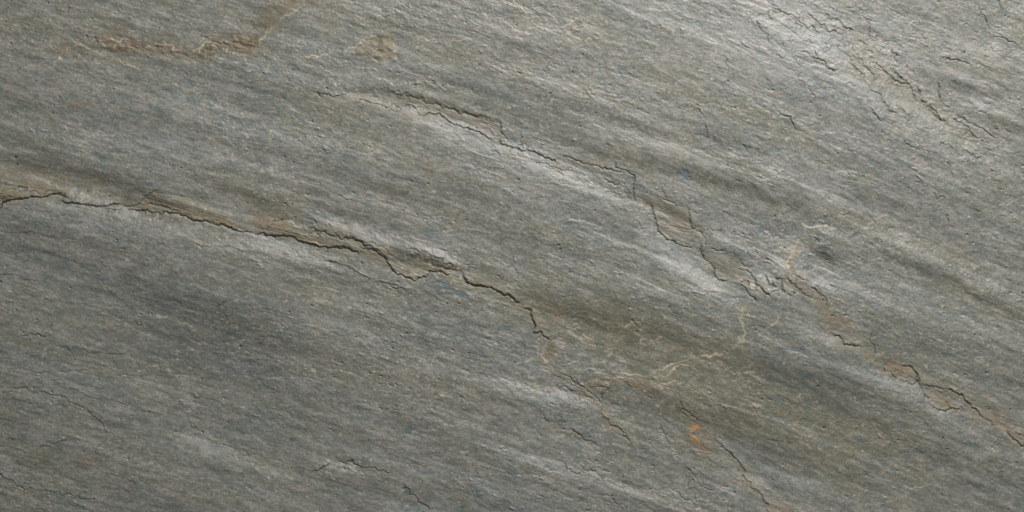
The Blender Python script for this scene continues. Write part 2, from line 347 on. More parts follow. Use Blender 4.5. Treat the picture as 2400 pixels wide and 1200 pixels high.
# lower left
for p, k in (([(-30,640),(0,638),(40,642),(60,650),(90,664)],.8),([(0,713),(25,712),(52,711)],.7),([(100,731),(120,736),(127,748),(125,765),(122,778)],.7),
          ([(50,786),(80,787),(112,789)],1.7),([(110,807),(135,808),(155,811),(190,819),(240,828),(285,834)],1.1),
          ([(30,862),(70,868),(95,870),(150,871),(225,870)],.9),([(216,890),(228,877),(250,873),(300,877),(345,876)],.7),
          ([(375,867),(395,876),(420,879),(435,872),(450,865)],.9),([(-20,935),(20,918),(50,904),(82,904)],.9),
          ([(60,872),(110,885),(150,900),(190,920),(240,940)],.6),
          ([(85,915),(120,925),(145,930),(165,942),(195,955),(215,972),(238,985),(245,1005),(244,1025),(232,1045),(212,1068)],1.0),
          ([(124,957),(133,951),(148,950)],1.0),([(148,957),(162,950)],1.0),([(-20,1046),(10,1040),(25,1034),(42,1028)],1.1),
          ([(80,1055),(98,1044),(120,1040),(140,1035),(162,1028)],1.1),
          ([(-40,1112),(0,1120),(30,1128),(50,1140),(82,1149)],1.6),([(82,1149),(120,1152),(160,1160),(190,1168),(235,1176)],.8),
          ([(250,1117),(290,1125),(330,1142)],.9),([(265,940),(290,948),(320,956),(370,967),(410,972)],.7),
          ([(430,980),(445,998),(465,1012),(490,1035),(530,1050),(605,1072)],.8),([(500,720),(515,716),(530,708),(542,706)],1.0),
          ([(0,540),(50,545),(100,555),(165,562)],.6),([(165,560),(200,563),(300,575)],.5),([(400,555),(450,565),(500,578),(540,584),(600,592)],.7),
          ([(270,500),(300,530),(340,520)],.4),([(600,728),(640,731),(680,736)],.7),([(704,755),(722,744)],.7),
          ([(725,1109),(745,1100),(765,1095),(781,1087)],1.5),([(781,1086),(800,1084),(840,1090),(880,1100),(905,1105),(933,1111)],1.2),
          ([(790,1095),(820,1108),(860,1118),(900,1128),(925,1112)],.6),
          ([(943,1130),(950,1145),(958,1158),(972,1168),(985,1180),(1000,1185),(1020,1200)],1.4),
          ([(620,1010),(660,1020),(700,1050)],.4),([(615,992),(645,980)],.8),([(1013,868),(1022,886),(1030,897),(1042,904)],1.0),
          ([(1065,915),(1075,928),(1084,941)],1.0),([(905,888),(918,903),(945,912)],.8),([(930,842),(955,843)],.7),
          ([(985,800),(1005,815),(1015,830)],.6),([(880,612),(960,640)],.2),([(300,575),(330,560),(370,540)],.5),
          ([(150,1185),(230,1200)],.6),([(230,1175),(280,1198)],.7),([(1195,620),(1210,632),(1218,648)],.9),([(1100,590),(1150,600),(1180,612)],.4),
          ([(165,318),(180,325)],.8),([(1785,500),(1765,530)],.3)):
    k *= .95; crack(p, 1.0 + .25 * k, 2.4 * k, 1.3 * k, 13, .5 * min(k, 1.3), 14, .5)
# upper right
for p in ([(1813,20),(1830,27),(1850,36),(1870,48),(1888,58),(1902,68)],[(1895,22),(1915,40),(1935,55),(1948,66),(1970,72),(1985,84),(2002,95)],
          [(1935,28),(1950,42),(1970,52),(1990,65),(2012,78)],[(2036,38),(2040,58),(2045,75),(2047,92)],[(2088,108),(2096,120),(2100,138),(2106,150)],
          [(2134,163),(2140,176),(2146,188)],[(1978,140),(1992,154),(2010,168),(2022,178),(2032,195),(2038,210),(2052,222),(2068,240),(2085,258),(2102,266)],
          [(2012,128),(2030,150),(2045,168),(2062,185)],[(2055,140),(2062,152),(2080,165),(2092,180),(2110,192),(2135,202)],
          [(2026,250),(2038,262),(2048,276),(2062,286)],[(1803,246),(1815,262),(1832,276),(1852,286),(1868,300),(1874,312)],
          [(2198,190),(2206,205),(2210,228),(2222,246),(2240,258)],[(2232,272),(2252,285),(2270,300),(2285,318),(2305,335),(2320,345)],
          [(2240,258),(2262,275),(2290,295),(2310,310),(2340,325)],[(2196,328),(2208,335),(2222,340),(2238,352),(2246,360)],
          [(2212,384),(2226,388),(2230,402),(2238,424)],[(2208,130),(2228,138),(2244,147),(2262,150),(2278,158)],
          [(2332,84),(2352,87),(2368,92),(2400,110)],[(2112,327),(2125,340),(2142,348),(2158,355)],[(2138,402),(2148,420),(2164,432),(2178,440)],
          [(1942,155),(1950,168),(1964,166)],[(2222,495),(2228,510),(2236,524),(2248,530)],[(2100,255),(2125,268),(2142,275)],
          [(2150,200),(2170,232),(2195,255),(2215,285)],[(2170,240),(2190,262),(2205,275),(2222,290)],[(2095,165),(2115,185),(2140,210),(2160,240)],
          [(1630,252),(1640,264),(1650,277)],[(1652,280),(1657,300),(1661,318),(1670,330)],[(1440,370),(1444,388),(1460,396),(1480,402)],
          [(1770,40),(1782,52),(1786,75)],[(1590,65),(1596,85)],[(2300,0),(2308,30),(2318,60)],[(2340,0),(2352,18),(2370,25)],[(2385,220),(2396,250),(2400,262)],
          [(2260,340),(2280,355),(2300,372)],[(2155,235),(2180,245),(2200,262)],[(1700,130),(1704,160)],[(1740,335),(1750,350)],
          [(1830,480),(1870,500)],[(2420,120),(2500,160)],[(1960,110),(1985,130),(2000,150)],[(1870,120),(1930,150),(1955,175)]):
    crack(p, 1.25, 3.8, 1.9, 10, .75, 12, .5)
for p in ([(1150,320),(1180,330)],[(840,330),(870,345)],[(790,455),(860,480)],[(1050,250),(1080,262)],[(720,48),(733,64)]):
    crack(p, 1.1, 2.2, .8, 10, .4, 8)

rng = np.random.default_rng(77)
def hair(n, box, ang, length, k, inside=None):
    for _ in range(n):
        u = rng.uniform(box[0], box[1]); v = rng.uniform(box[2], box[3])
        if inside is not None and rng.random() > inside(u, v): continue
        a = math.radians(rng.normal(ang, 16)); p = [(u, v)]
        for _s in range(rng.integers(2, 6)):
            a += rng.normal(0, .35); l = rng.uniform(.35, 1) * length
            u += math.cos(a) * l; v += math.sin(a) * l
            p.append((u, v)); a += (math.radians(ang) - a) * .5
        q = k * rng.uniform(.4, 1.1)
        crack(p, 1.1, 2.8 * q, 1.5 * q, 9, .55 * q, 10, .6)
for p in ([(1286,849),(1300,860),(1316,874),(1335,884),(1352,900)],[(1350,885),(1372,905),(1395,925),(1402,945)],[(1380,900),(1410,905),(1440,915)],
          [(1355,915),(1362,940),(1370,955)],[(1430,905),(1410,925),(1405,945)],[(1300,900),(1330,915),(1352,920)]):
    crack(p, 1.3, 3.4, 1.6, 12, .6, 8, .3)
hair(60, (1290, 1480, 860, 1000), 42, 9, .8)
# random hairline splits, thickest in the crumpled band at the upper right
def inband(u, v):
    d = abs((v - 20) - (u - 1850) * .72) / 60.0
    return math.exp(-d * d)
hair(1100, (1780, 2400, 0, 420), 44, 10, .85, inband)
hair(320, (1650, 2400, 0, 560), 42, 9, .75)
hair(120, (1250, 1850, 880, 1200), 45, 12, .75)
hair(90, (1450, 1800, 420, 720), 42, 10, .6)
hair(70, (1000, 1350, 560, 900), 38, 9, .5)
hair(160, (0, 1300, 560, 1200), 16, 12, .55)
hair(80, (0, 1300, 0, 560), 18, 9, .35)
hair(60, (1800, 2400, 560, 1200), 30, 9, .4)
hair(60, (-600, 0, -400, 1600), 18, 20, .6)
hair(60, (2400, 3000, -400, 1600), 30, 20, .6)

# ------------------------------------------------------------------ veins, crusts and stains
for p, w, a in (([(1452,873),(1480,877),(1510,883),(1520,881),(1540,870),(1562,862),(1585,852),(1610,848),(1622,840),(1640,838),(1660,840),(1678,832),(1690,832),(1705,824),(1722,818),(1736,806),(1740,790),(1738,765),(1742,735),(1752,705)], 1.6, .8),
          ([(1432,888),(1455,890),(1475,882)], 1.5, .8),([(1505,908),(1525,914),(1540,910),(1555,900),(1580,893)], 1.4, .8),
          ([(1551,890),(1570,870),(1590,862),(1618,858),(1622,850)], 1.4, .65),([(1530,870),(1560,866),(1580,857)],1.1,.5),([(1512,870),(1515,862),(1525,857)],1.1,.5),
          ([(1430,776),(1448,790),(1455,787),(1475,781)], 1.4, .75),([(1487,803),(1510,808),(1522,804),(1524,796)], 1.3, .65),
          ([(1355,842),(1370,830),(1380,812)], 1.0, .4),([(1410,832),(1420,822),(1440,824),(1455,828)], 1.0, .45),
          ([(1280,806),(1276,822),(1276,845),(1290,852),(1305,865),(1316,874)], 1.8, .75),([(1220,862),(1250,852),(1276,846)], 2.2, .45),
          ([(1298,812),(1299,838),(1320,850),(1350,848),(1370,838)], 1.2, .4),
          ([(1835,636),(1842,618),(1848,600),(1858,580),(1872,562),(1884,545),(1886,530),(1905,533),(1930,534),(1955,536)], 1.7, .7),
          ([(1955,536),(1985,545),(2010,540),(2040,525),(2065,513),(2098,500)], 1.2, .5),([(2290,500),(2330,485),(2400,465)], 1.2, .4),
          ([(1830,630),(1838,600),(1850,575)], 1.4, .4),([(1870,540),(1900,520)],1.0,.35),
          ([(1770,790),(1790,778),(1808,765),(1822,752),(1835,735)], 1.5, .55),([(1750,705),(1748,725),(1740,745)],1.6,.4),
          ([(1192,664),(1208,660),(1218,656)], 2.2, .7),([(1140,790),(1152,776),(1160,770)], 1.4, .75),
          ([(1700,868),(1712,858),(1724,858)],1.3,.6),([(1680,845),(1690,850),(1700,848)],1.1,.5),([(1740,870),(1755,850)],1.0,.3),
          ([(1764,1030),(1780,1010),(1800,995)],1.2,.5),([(1390,1075),(1405,1062),(1430,1060)],1.4,.5),([(1740,952),(1770,957),(1800,958)],1.1,.45),
          ([(2120,840),(2128,832),(2140,830)], 1.4, .6),([(2045,770),(2058,750),(2065,740)],1.2,.4),([(2200,895),(2215,885),(2228,868)], 1.2, .35),
          ([(40,152),(80,154),(125,157),(137,143),(140,130),(160,108),(190,103),(215,112),(245,128),(270,143),(300,152),(330,160)], 1.4, .45),
          ([(230,98),(255,88),(262,82),(275,90),(310,92)], 1.3, .5),([(345,95),(390,103),(412,112),(450,124),(470,118),(485,102),(505,85)], 1.5, .5),
          ([(598,112),(606,95),(618,78),(640,60),(670,40),(720,8),(740,-20)], 1.5, .45),([(690,135),(740,132),(780,128),(805,118),(840,105),(868,88),(890,76)], 1.6, .65),
          ([(805,122),(822,125),(835,135)],1.2,.4),([(921,80),(921,110),(921,140)], 1.2, .3),([(890,146),(915,150)],1.3,.4),
          ([(1050,98),(1080,96),(1100,88),(1140,86),(1170,88)], 1.3, .5),([(1220,66),(1270,64),(1310,60),(1350,52),(1378,47),(1410,32)], 1.3, .5),([(900,96),(950,97),(1050,98)],1.0,.25),
          ([(10,820),(16,835)],.8,.2),([(145,285),(155,300),(165,310)], 1.0, .4),([(480,320),(530,312),(570,318)], 1.0, .35),([(155,345),(190,355),(210,362)], 1.0, .4),
          ([(2290,1145),(2310,1145),(2322,1135)], 1.4, .5),([(2170,1000),(2190,990)],1.0,.3),([(2110,1130),(2140,1142),(2180,1138)],1.0,.4),([(2240,1138),(2265,1140),(2280,1144)],1.0,.4),
          ([(920,1025),(960,1018),(1000,1010),(1040,1002)],1.1,.35),([(60,405),(110,428),(160,446)], 1.6, .25),([(100,860),(104,820),(120,790)],1.6,.25),
          ([(1775,515),(1778,500),(1790,490)],1.0,.3),([(1618,494),(1622,482),(1630,478)],1.3,.5),([(700,600),(760,616),(800,640)],1.0,.3),
          ([(690,541),(720,548),(750,556)],1.2,.6),([(950,637),(975,640),(990,644)],1.6,.6),([(715,564),(740,567),(765,573)],1.5,.6),
          ([(1010,628),(1035,634),(1060,645)],1.6,.6),([(660,520),(700,532),(722,538)],1.4,.6)):
    vein(p, w, a, .9)
def webs(n, cu, cv, su, sv, ang, l0, a):
    for _ in range(n):
        u = rng.normal(cu, su); v = rng.normal(cv, sv); t = math.radians(rng.normal(ang, 35)); p = [(u, v)]
        for _s in range(rng.integers(3, 7)):
            t += rng.normal(0, .6); l = rng.uniform(.4, 1) * l0
            u += math.cos(t) * l; v += math.sin(t) * l; p.append((u, v)); t += (math.radians(ang) - t) * .5
        vein(p, rng.uniform(.9, 1.5), a * rng.uniform(.4, 1.15), .6)
webs(80, 1420, 820, 90, 45, -12, 10, .5)
webs(60, 1380, 930, 60, 45, 42, 9, .45)
webs(30, 1600, 890, 90, 35, -15, 10, .38)
webs(22, 1290, 860, 40, 40, 40, 8, .4)
webs(24, 1860, 620, 50, 50, 60, 8, .38)
webs(20, 1640, 1020, 50, 50, 60, 8, .3)
webs(26, 2080, 880, 110, 50, 35, 8, .3)
webs(50, 2080, 160, 90, 70, 44, 8, .35)
webs(26, 700, 110, 90, 50, -10, 9, .28)
webs(26, 380, 120, 120, 30, 8, 9, .28)
webs(40, 800, 570, 200, 30, 18, 8, .3)
# pale scratches left by handling
for x0, y0, y1, a in ((740,598,728,.30),(736,606,690,.18),(674,600,680,.18)):
    pts = [(x0, y0), (x0 - 2, (y0 + y1) / 2), (x0 - 4, y1)]
    sl, dist, side, arc, L = polyline(pts, 6, U, V)
    put(VEIN, sl, a * np.exp(-(dist / .8) ** 2) * sm(np.minimum(arc, L - arc), 0, 20) * (.5 + .5 * np.sin(arc / 7)))

SPEC = np.clip(band(3, 2.4, 15, 61) * .5 + .5, 0, 1)
SPEC2 = np.clip(band(6, 4, 15, 62) * .5 + .5, 0, 1)
crust = [(225,95),(240,84),(290,84),(312,92),(350,92),(400,104),(440,122),(462,122),(482,104),(505,84),(530,78),(575,82),(606,78),(600,112),(580,124),(540,118),(500,124),(470,134),(430,134),(400,128),(345,120),(290,118),(245,105)]
sl, mcr = poly(crust, 12)
crustmask = layer(); put(crustmask, sl, mcr)
put(RUST, sl, mcr * (-.1 + 1.0 * SPEC2[sl] * SPEC[sl] * 1.2) * (1 - .45 * sm(U[sl], 430, 520)))
put(TAN, sl, mcr * .85); ROUGH[sl] += mcr * 1.2
for q, r, t in (([(125,120),(150,106),(190,103),(215,112),(190,122),(150,130)], .12, .65),([(255,135),(330,148),(345,160),(300,152)], .1, .4),
                ([(250,60),(290,62),(280,72),(255,68)], .35, .4),([(600,120),(600,60),(640,10),(700,-40),(760,-40),(720,5),(650,50),(618,85)], .05, .62),
                ([(600,510),(640,508),(660,525),(640,535),(610,530)], .55, .6),([(2070,860),(2100,855),(2118,868),(2100,880),(2080,875)], .75, .8),
                ([(2300,960),(2350,975),(2365,1000),(2330,998)], .35, .8),([(1545,505),(1600,510),(1605,540),(1560,540)], .4, .5),
                ([(1462,890),(1500,895),(1545,905),(1540,912),(1490,903)], .45, .6),([(1283,808),(1298,808),(1296,842),(1280,845)], .1, .85),
                ([(1300,720),(1330,735),(1322,760),(1300,750)], .25, .4),([(1130,285),(1150,300),(1140,306),(1122,296)], .35, .5),
                ([(1600,1005),(1660,1000),(1675,1050),(1640,1058)], .18, .35),([(1735,1120),(1790,1128),(1805,1145),(1760,1145)], .12, .35),
                ([(1860,560),(1900,570),(1880,590),(1850,590)], .1, .3),([(0,395),(140,420),(150,450),(0,440)], .12, .5),
                ([(1930,730),(1990,752),(1960,765)], .3, .5),([(1800,1170),(1850,1180),(1850,1220),(1800,1215)], .4, .4),
                ([(190,1078),(215,1085),(205,1100),(190,1098)], .35, .2),([(1380,880),(1440,900),(1420,925),(1340,915)], .12, .3),
                ([(2200,905),(2260,930),(2320,1000),(2280,965),(2190,955)], .12, .5),([(1730,535),(1735,520)]*1 + [(1720,520)], 0, 0)):
    if r + t == 0: continue
    sl, m = poly(q, 14, 30)
    put(RUST, sl, r * m * (.4 + .9 * SPEC2[sl])); put(TAN, sl, t * m)
for (u, v, a, b, g, k) in ((178,250,14,6,0,.8),(205,248,20,4,-4,.6),(240,243,14,4,0,.55),(622,518,12,6,10,.8),(650,526,14,6,-5,.9),(608,530,16,5,20,.6),
                           (660,512,20,4,5,.4),(1645,1045,30,10,15,.45),(1660,1055,14,8,10,.5),(1040,1098,6,4,0,.3),(1310,748,12,8,0,.6),(2080,862,14,10,0,.8),
                           (2110,868,16,10,20,.6),(2352,998,20,9,25,.6),(1715,618,12,5,0,.5),(1985,565,14,4,0,.3),(560,100,20,12,0,.5),(1960,745,20,7,10,.5)):
    sl, m = blob(u, v, a, b, g)
    put(RUST, sl, k * m)

def margin(pts, w, a):
    sl, dist, side, arc, L = polyline(pts, 3 * w)
    end = sm(np.minimum(arc, L - arc), -0.01, 40)
    put(TAN, sl, a * np.exp(-(dist / w) ** 2) * end)
for p, w, a in (([(-60,470),(30,450),(150,455)], 26, .5),([(560,500),(640,515),(760,545),(880,580),(980,620),(1090,655),(1180,680)], 22, .5),
                ([(1080,640),(1180,682),(1240,725),(1285,800),(1282,848),(1320,880),(1380,905),(1440,890),(1520,900),(1590,880)], 15, .55),
                ([(1285,848),(1340,900),(1400,945),(1440,1000),(1490,1060)], 13, .4),([(1570,890),(1600,940),(1635,1000),(1660,1050),(1735,1100),(1790,1180)], 15, .4),
                ([(1752,700),(1740,790),(1680,835),(1600,860),(1500,895)], 10, .35),([(1500,460),(1560,520),(1640,560),(1700,620),(1780,670),(1850,650)], 14, .45),
                ([(1880,545),(1850,600),(1850,650),(1900,680),(1940,745),(1990,800),(2060,840),(2080,880)], 15, .6),
                ([(2060,850),(2160,895),(2260,935),(2340,1000),(2440,1050)], 22, .6),([(1820,0),(1900,45),(2010,90),(2060,140),(2120,210),(2200,270),(2320,345)], 18, .16),
                ([(1990,30),(2040,100),(2060,180),(2130,235),(2180,260)], 14, .28),([(905,210),(1050,254),(1170,284)], 9, .55),([(720,212),(830,234),(980,258),(1100,300)], 12, .35),
                ([(1310,365),(1470,402)], 8, .4),([(560,125),(600,90),(650,30),(740,-20)], 16, .4)):
    margin(p, w, a * 1.3)
tn = np.clip(.62 + .22 * flow(28, 4, 91) + .20 * band(5, 3, 15, 92) + .12 * band(1.6, 1.4, 0, 93), .12, 1.25)
TAN *= tn

# the triangular rough scab
scabpoly = [(812,126),(848,110),(878,84),(902,76),(923,76),(924,146),(904,138),(884,150),(864,134),(842,140)]
sl, m = poly(scabpoly, 4)
scabmask = layer(); put(scabmask, sl, m)
put(TAN, sl, .62 * m); ROUGH[sl] += 1.6 * m

# ochre nodule
orepoly = [(1619,998),(1640,997),(1646,1006),(1644,1030),(1632,1038),(1618,1030),(1617,1012)]
sl, m = poly(orepoly, 5)
oremask = layer(); put(oremask, sl, m)
for (u, v, a, b, g, k) in ((1629,1003,9,5,4,.95),(1630,1027,9,4.5,20,.8),(1619,1019,3,6,0,.5),(1637,1031,5,3,30,.6)):
    sl, m = blob(u, v, a, b, g); put(ORE, sl, k * np.clip(1.5 * m, 0, 1)); H[sl] += 1.2 * m
for (u, v, a, b, g, k) in ((1650,1030,9,7,0,.7),(1638,997,11,4,10,.9),(1640,1046,20,9,15,.6),(1632,1018,18,26,0,.35),(1655,1060,20,7,20,.4)):
    sl, m = blob(u, v, a, b, g); put(RUST, sl, k * m)

# blue-grey chips
for (u, v, a, b, g, k) in ((1632,1014,14,6,0,.7),(1474,910,12,9,0,.9),(958,1010,10,7,30,1.0),(980,1022,10,4,15,.4),(345,433,14,6,10,.8),(372,440,12,5,0,.5),
        (1040,665,26,10,30,.9),(1075,690,22,7,30,.7),(146,814,14,6,-5,.9),(165,1140,14,5,-50,.0),(330,1137,16,4,-45,.7),(1604,415,18,14,20,.75),(1385,1018,7,5,0,.9),
        (1455,168,8,10,0,.6),(1408,200,12,14,0,.45),(1395,165,8,14,0,.4),(1320,120,16,10,0,.35),(1510,65,14,8,0,.4),(1678,62,6,4,0,.6),(1690,205,5,20,0,.35),
        (1684,245,8,6,0,.7),(1935,600,14,8,20,.8),(1880,598,10,8,0,.7),(1785,535,14,18,0,.55),(1470,970,12,5,-10,.8),(1765,1030,14,4,-40,.5),(1640,985,6,10,-30,.7),
        (2070,858,5,14,15,.9),(2050,1105,10,6,0,.3),(445,238,12,7,0,.6),(720,118,12,8,0,.6),(640,180,20,10,10,.55),(690,160,16,8,0,.4),(915,155,12,5,-20,.6),
        (180,225,12,6,0,.5),(205,228,12,6,0,.4),(1900,650,12,5,20,.3),(2145,340,12,8,0,.35),(1600,835,10,8,0,.5),(1655,845,12,4,-15,.8),(1880,600,20,10,0,.3),
        (1150,850,8,6,0,.5),(1165,855,12,8,0,.5),(1200,325,12,10,0,.7),(1210,338,14,5,0,.8),(1090,870,12,4,10,.6),(920,252,14,5,5,.35),(820,360,14,8,0,.3),
        (1478,428,6,14,-15,.5),(1500,440,8,6,0,.6),(1970,210,4,18,0,.4),(1890,65,10,6,0,.2),(160,750,14,6,0,.0),(1010,545,24,10,0,.5),(800,1050,10,5,0,.3),
        (2240,870,14,5,25,.5),(2140,832,8,8,0,.5),(1650,590,10,18,10,.45),(1730,590,30,16,10,.25),(1310,690,20,10,0,.3),(1370,860,14,6,0,.5),(1390,870,8,14,-40,.6),
        (1910,566,10,4,35,.7),(2000,700,22,6,20,.3),(2170,600,20,6,20,.25),(1100,390,30,14,10,.2),(2005,640,30,10,20,.25),(1160,360,8,20,-30,.3),(600,160,20,6,0,.3)):
    if k == 0: continue
    sl, m = blob(u, v, a, b, g)
    m = sm(m, .25, .6)
    put(CHIP, sl, k * m); H[sl] -= .8 * k * m

# scattered natural chips and flecks
n1 = band(7, 4.5, 15, 71); n2 = band(60, 40, 0, 72)
CHIP = np.maximum(CHIP, .36 * sm(n1 + .5 * n2 + .35 * WR, 1.8, 2.5))
H -= .5 * sm(n1 + .35 * n2 + .35 * WR, 2.0, 2.5)
n1 = flow(2.8, 1.5, 73) + .35 * band(50, 30, 15, 79); VEIN = np.maximum(VEIN, .6 * sm(n1, 1.9, 3.0))
n1 = flow(3, 2.0, 78); DARKEN = np.maximum(DARKEN, .5 * sm(n1, 2.2, 3.0))
n1 = flow(4, 2.4, 74); n3 = band(70, 35, 10, 75)
RUST = np.maximum(RUST, .38 * sm(n1 + .45 * n3, 2.0, 3.2))
n1 = flow(9, 4, 76); PINK = .34 * sm(n1 + .5 * band(90, 40, 20, 77), 0.9, 2.2)

# dark brown and olive patina, with shade of away-leaning bands and dents put in
for q, so, a in ((crust, 14, 1.0),([(600,125),(598,60),(640,10),(700,-40),(760,-40),(720,5),(650,50),(620,88)], 16, .55),
                 ([(125,120),(150,106),(190,103),(215,112),(190,122),(150,130)], 12, .5),([(255,135),(330,148),(345,160),(300,152)], 8, .4),
                 ([(1284,810),(1297,808),(1296,842),(1281,845)], 5, .8),([(895,585),(940,592),(1000,608),(1000,622),(985,634),(945,628),(910,606)], 10, .7),
                 ([(730,538),(800,556),(890,585),(885,592),(800,572),(740,552)], 8, .55),([(1010,612),(1060,622),(1088,634),(1050,632)], 6, .6),
                 ([(840,130),(880,90),(918,82),(918,140),(880,140)], 14, .30),([(905,208),(1000,236),(1110,265),(1170,281),(1168,288),(1100,272),(990,244)], 7, .6),
                 ([(1310,362),(1380,378),(1470,398),(1440,402),(1360,390)], 8, .45),([(1620,620),(1680,612),(1740,640),(1700,650)], 12, .35),
                 ([(1500,455),(1610,480),(1560,500)], 14, .30),([(2190,940),(2230,945),(2250,962),(2200,955)], 8, .5),
                 ([(290,455),(330,445),(320,470),(280,480)], 16, .35),([(300,120),(420,130),(500,130),(470,140),(340,135)], 12, .3),
                 ([(720,170),(780,180),(760,205),(700,190)], 20, .2)):
    sl, m = poly(q, so, 36)
    put(BROWN, sl, a * m)
for u, v, a, b, g, k in ((1400,745,220,44,16,.42),(1560,950,150,30,20,.38),(1850,890,220,40,20,.38),(1780,1050,160,30,22,.20),(2050,1120,160,26,20,.2),(640,470,110,20,22,.26),
                         (230,415,150,14,15,.26),(1590,510,90,16,22,.2),(2100,480,120,18,20,.18),(1550,380,140,16,20,.16),(1350,200,160,16,15,.14),(1080,445,120,14,16,.16),
                         (1925,596,40,12,20,.25),(2280,1136,50,9,15,.15),(2240,215,80,12,20,.15),(1960,745,30,10,20,.3),(1000,200,90,10,15,.2),(60,540,80,12,15,.15)):
    t = math.radians(g); c, s_ = math.cos(t), math.sin(t)
    sl = win(u - 2.5 * a, u + 2.5 * a, v - 2.5 * a, v + 2.5 * a)
    x = WU[sl] - u; y = WV[sl] - v
    BROWN[sl] += k * np.exp(-(((x * c + y * s_) / a) ** 2 + ((-x * s_ + y * c) / b) ** 2))
BROWN *= np.clip(.75 + .25 * flow(22, 3.5, 94) + .22 * band(3.5, 2.4, 15, 95), .15, 1.5)

# broad tone: olive-brown zones and cooler grey-green zones
WARM = .42 + .10 * band(2.6, 2.0, 15, 87) + .10 * flow(120, 18, 81) + .07 * flow(30, 5, 82) + .06 * flow(9, 2.6, 83)
for (u, v, a, b, g, k) in ((150,400,260,50,14,.25),(600,470,160,30,18,.22),(1400,760,260,80,15,.50),(1750,930,300,80,17,.50),(2000,1050,300,80,20,.40),(1600,980,160,60,20,.3),(900,900,200,60,15,.10),
        (640,60,200,50,-20,.10),(120,60,240,70,10,.15),(2330,700,160,60,20,.10),(2000,1130,200,40,20,.18),(1300,150,200,50,15,.10),(2200,170,200,40,42,.10),
        (2050,160,160,30,42,.15),(1000,200,140,20,16,.15),(1230,690,140,40,30,.15),(1060,120,80,30,0,.1),(80,1080,80,30,20,.25),(1480,330,120,20,20,.12),
        (1900,150,400,160,30,-.16),(600,330,400,60,15,-.06),(300,560,300,40,14,-.12),(2250,560,200,60,24,-.12),(1050,340,260,50,20,-.14),(1330,950,160,40,15,-.12),
        (2150,930,200,30,22,-.18),(500,1080,300,50,18,-.10),(1600,640,140,60,30,-.12),(1300,1080,200,60,20,-.14),(700,800,300,100,15,-.05)):
    t = math.radians(g); c, s = math.cos(t), math.sin(t)
    sl = win(u - 2.5 * a, u + 2.5 * a, v - 2.5 * a, v + 2.5 * a)
    x = U[sl] - u; y = V[sl] - v
    WARM[sl] += k * np.exp(-(((x * c + y * s) / a) ** 2 + ((-x * s + y * c) / b) ** 2))
WARM = np.clip(WARM, 0, 1)
COOL = np.clip(.5 - .20 * np.exp(-((U - 450) / 330) ** 2 - ((V - 770) / 150) ** 2) - .12 * np.exp(-((U - 1820) / 420) ** 2 - ((V - 930) / 150) ** 2) - .12 * np.exp(-((U - 1350) / 260) ** 2 - ((V - 760) / 80) ** 2) + .10 * np.exp(-((U - 1900) / 420) ** 2 - ((V - 160) / 200) ** 2) + .10 * flow(14, 4, 84) + .12 * flow(7, 1.8, 85) + .16 * band(1.2, 1.1, 0, 86), 0, 1)  # broad darker grey patches low and centre, paler towards the upper right

# ------------------------------------------------------------------ fine grain of the cleaved surface
rough = 1 + ROUGH + .5 * crustmask
patch = np.clip(1 + .26 * band(90, 26, 17, 40) + .24 * band(24, 9, 17, 39), .3, 1.7)
g = .11 * flow(16, 2.6, 41) + .11 * flow(5, 1.6, 42) + .12 * band(1.3, 1.1, 0, 43)
H += .9 * g * rough * patch
H += ROUGH * .8 * band(5, 4.5, 0, 44)
n = band(2.6, 1.9, 15, 45); H -= 2.8 * np.clip(n + .15 * (patch - 1) - 2.35, 0, 1.1)          # pits
n = flow(4.2, 2.2, 46);    H += 1.5 * np.clip(n * patch ** .5 - 2.3, 0, 1.0)                  # grains standing proud
n = flow(16, 6, 47);       H += .45 * sm(n, 1.0, 1.1) - .5 * sm(flow(13, 5, 48), 1.2, 1.3)     # thin flakes
n = flow(34, 9, 49);       H += .5 * sm(n, .9, .96)
H -= H[300:1100, 400:2000].mean()

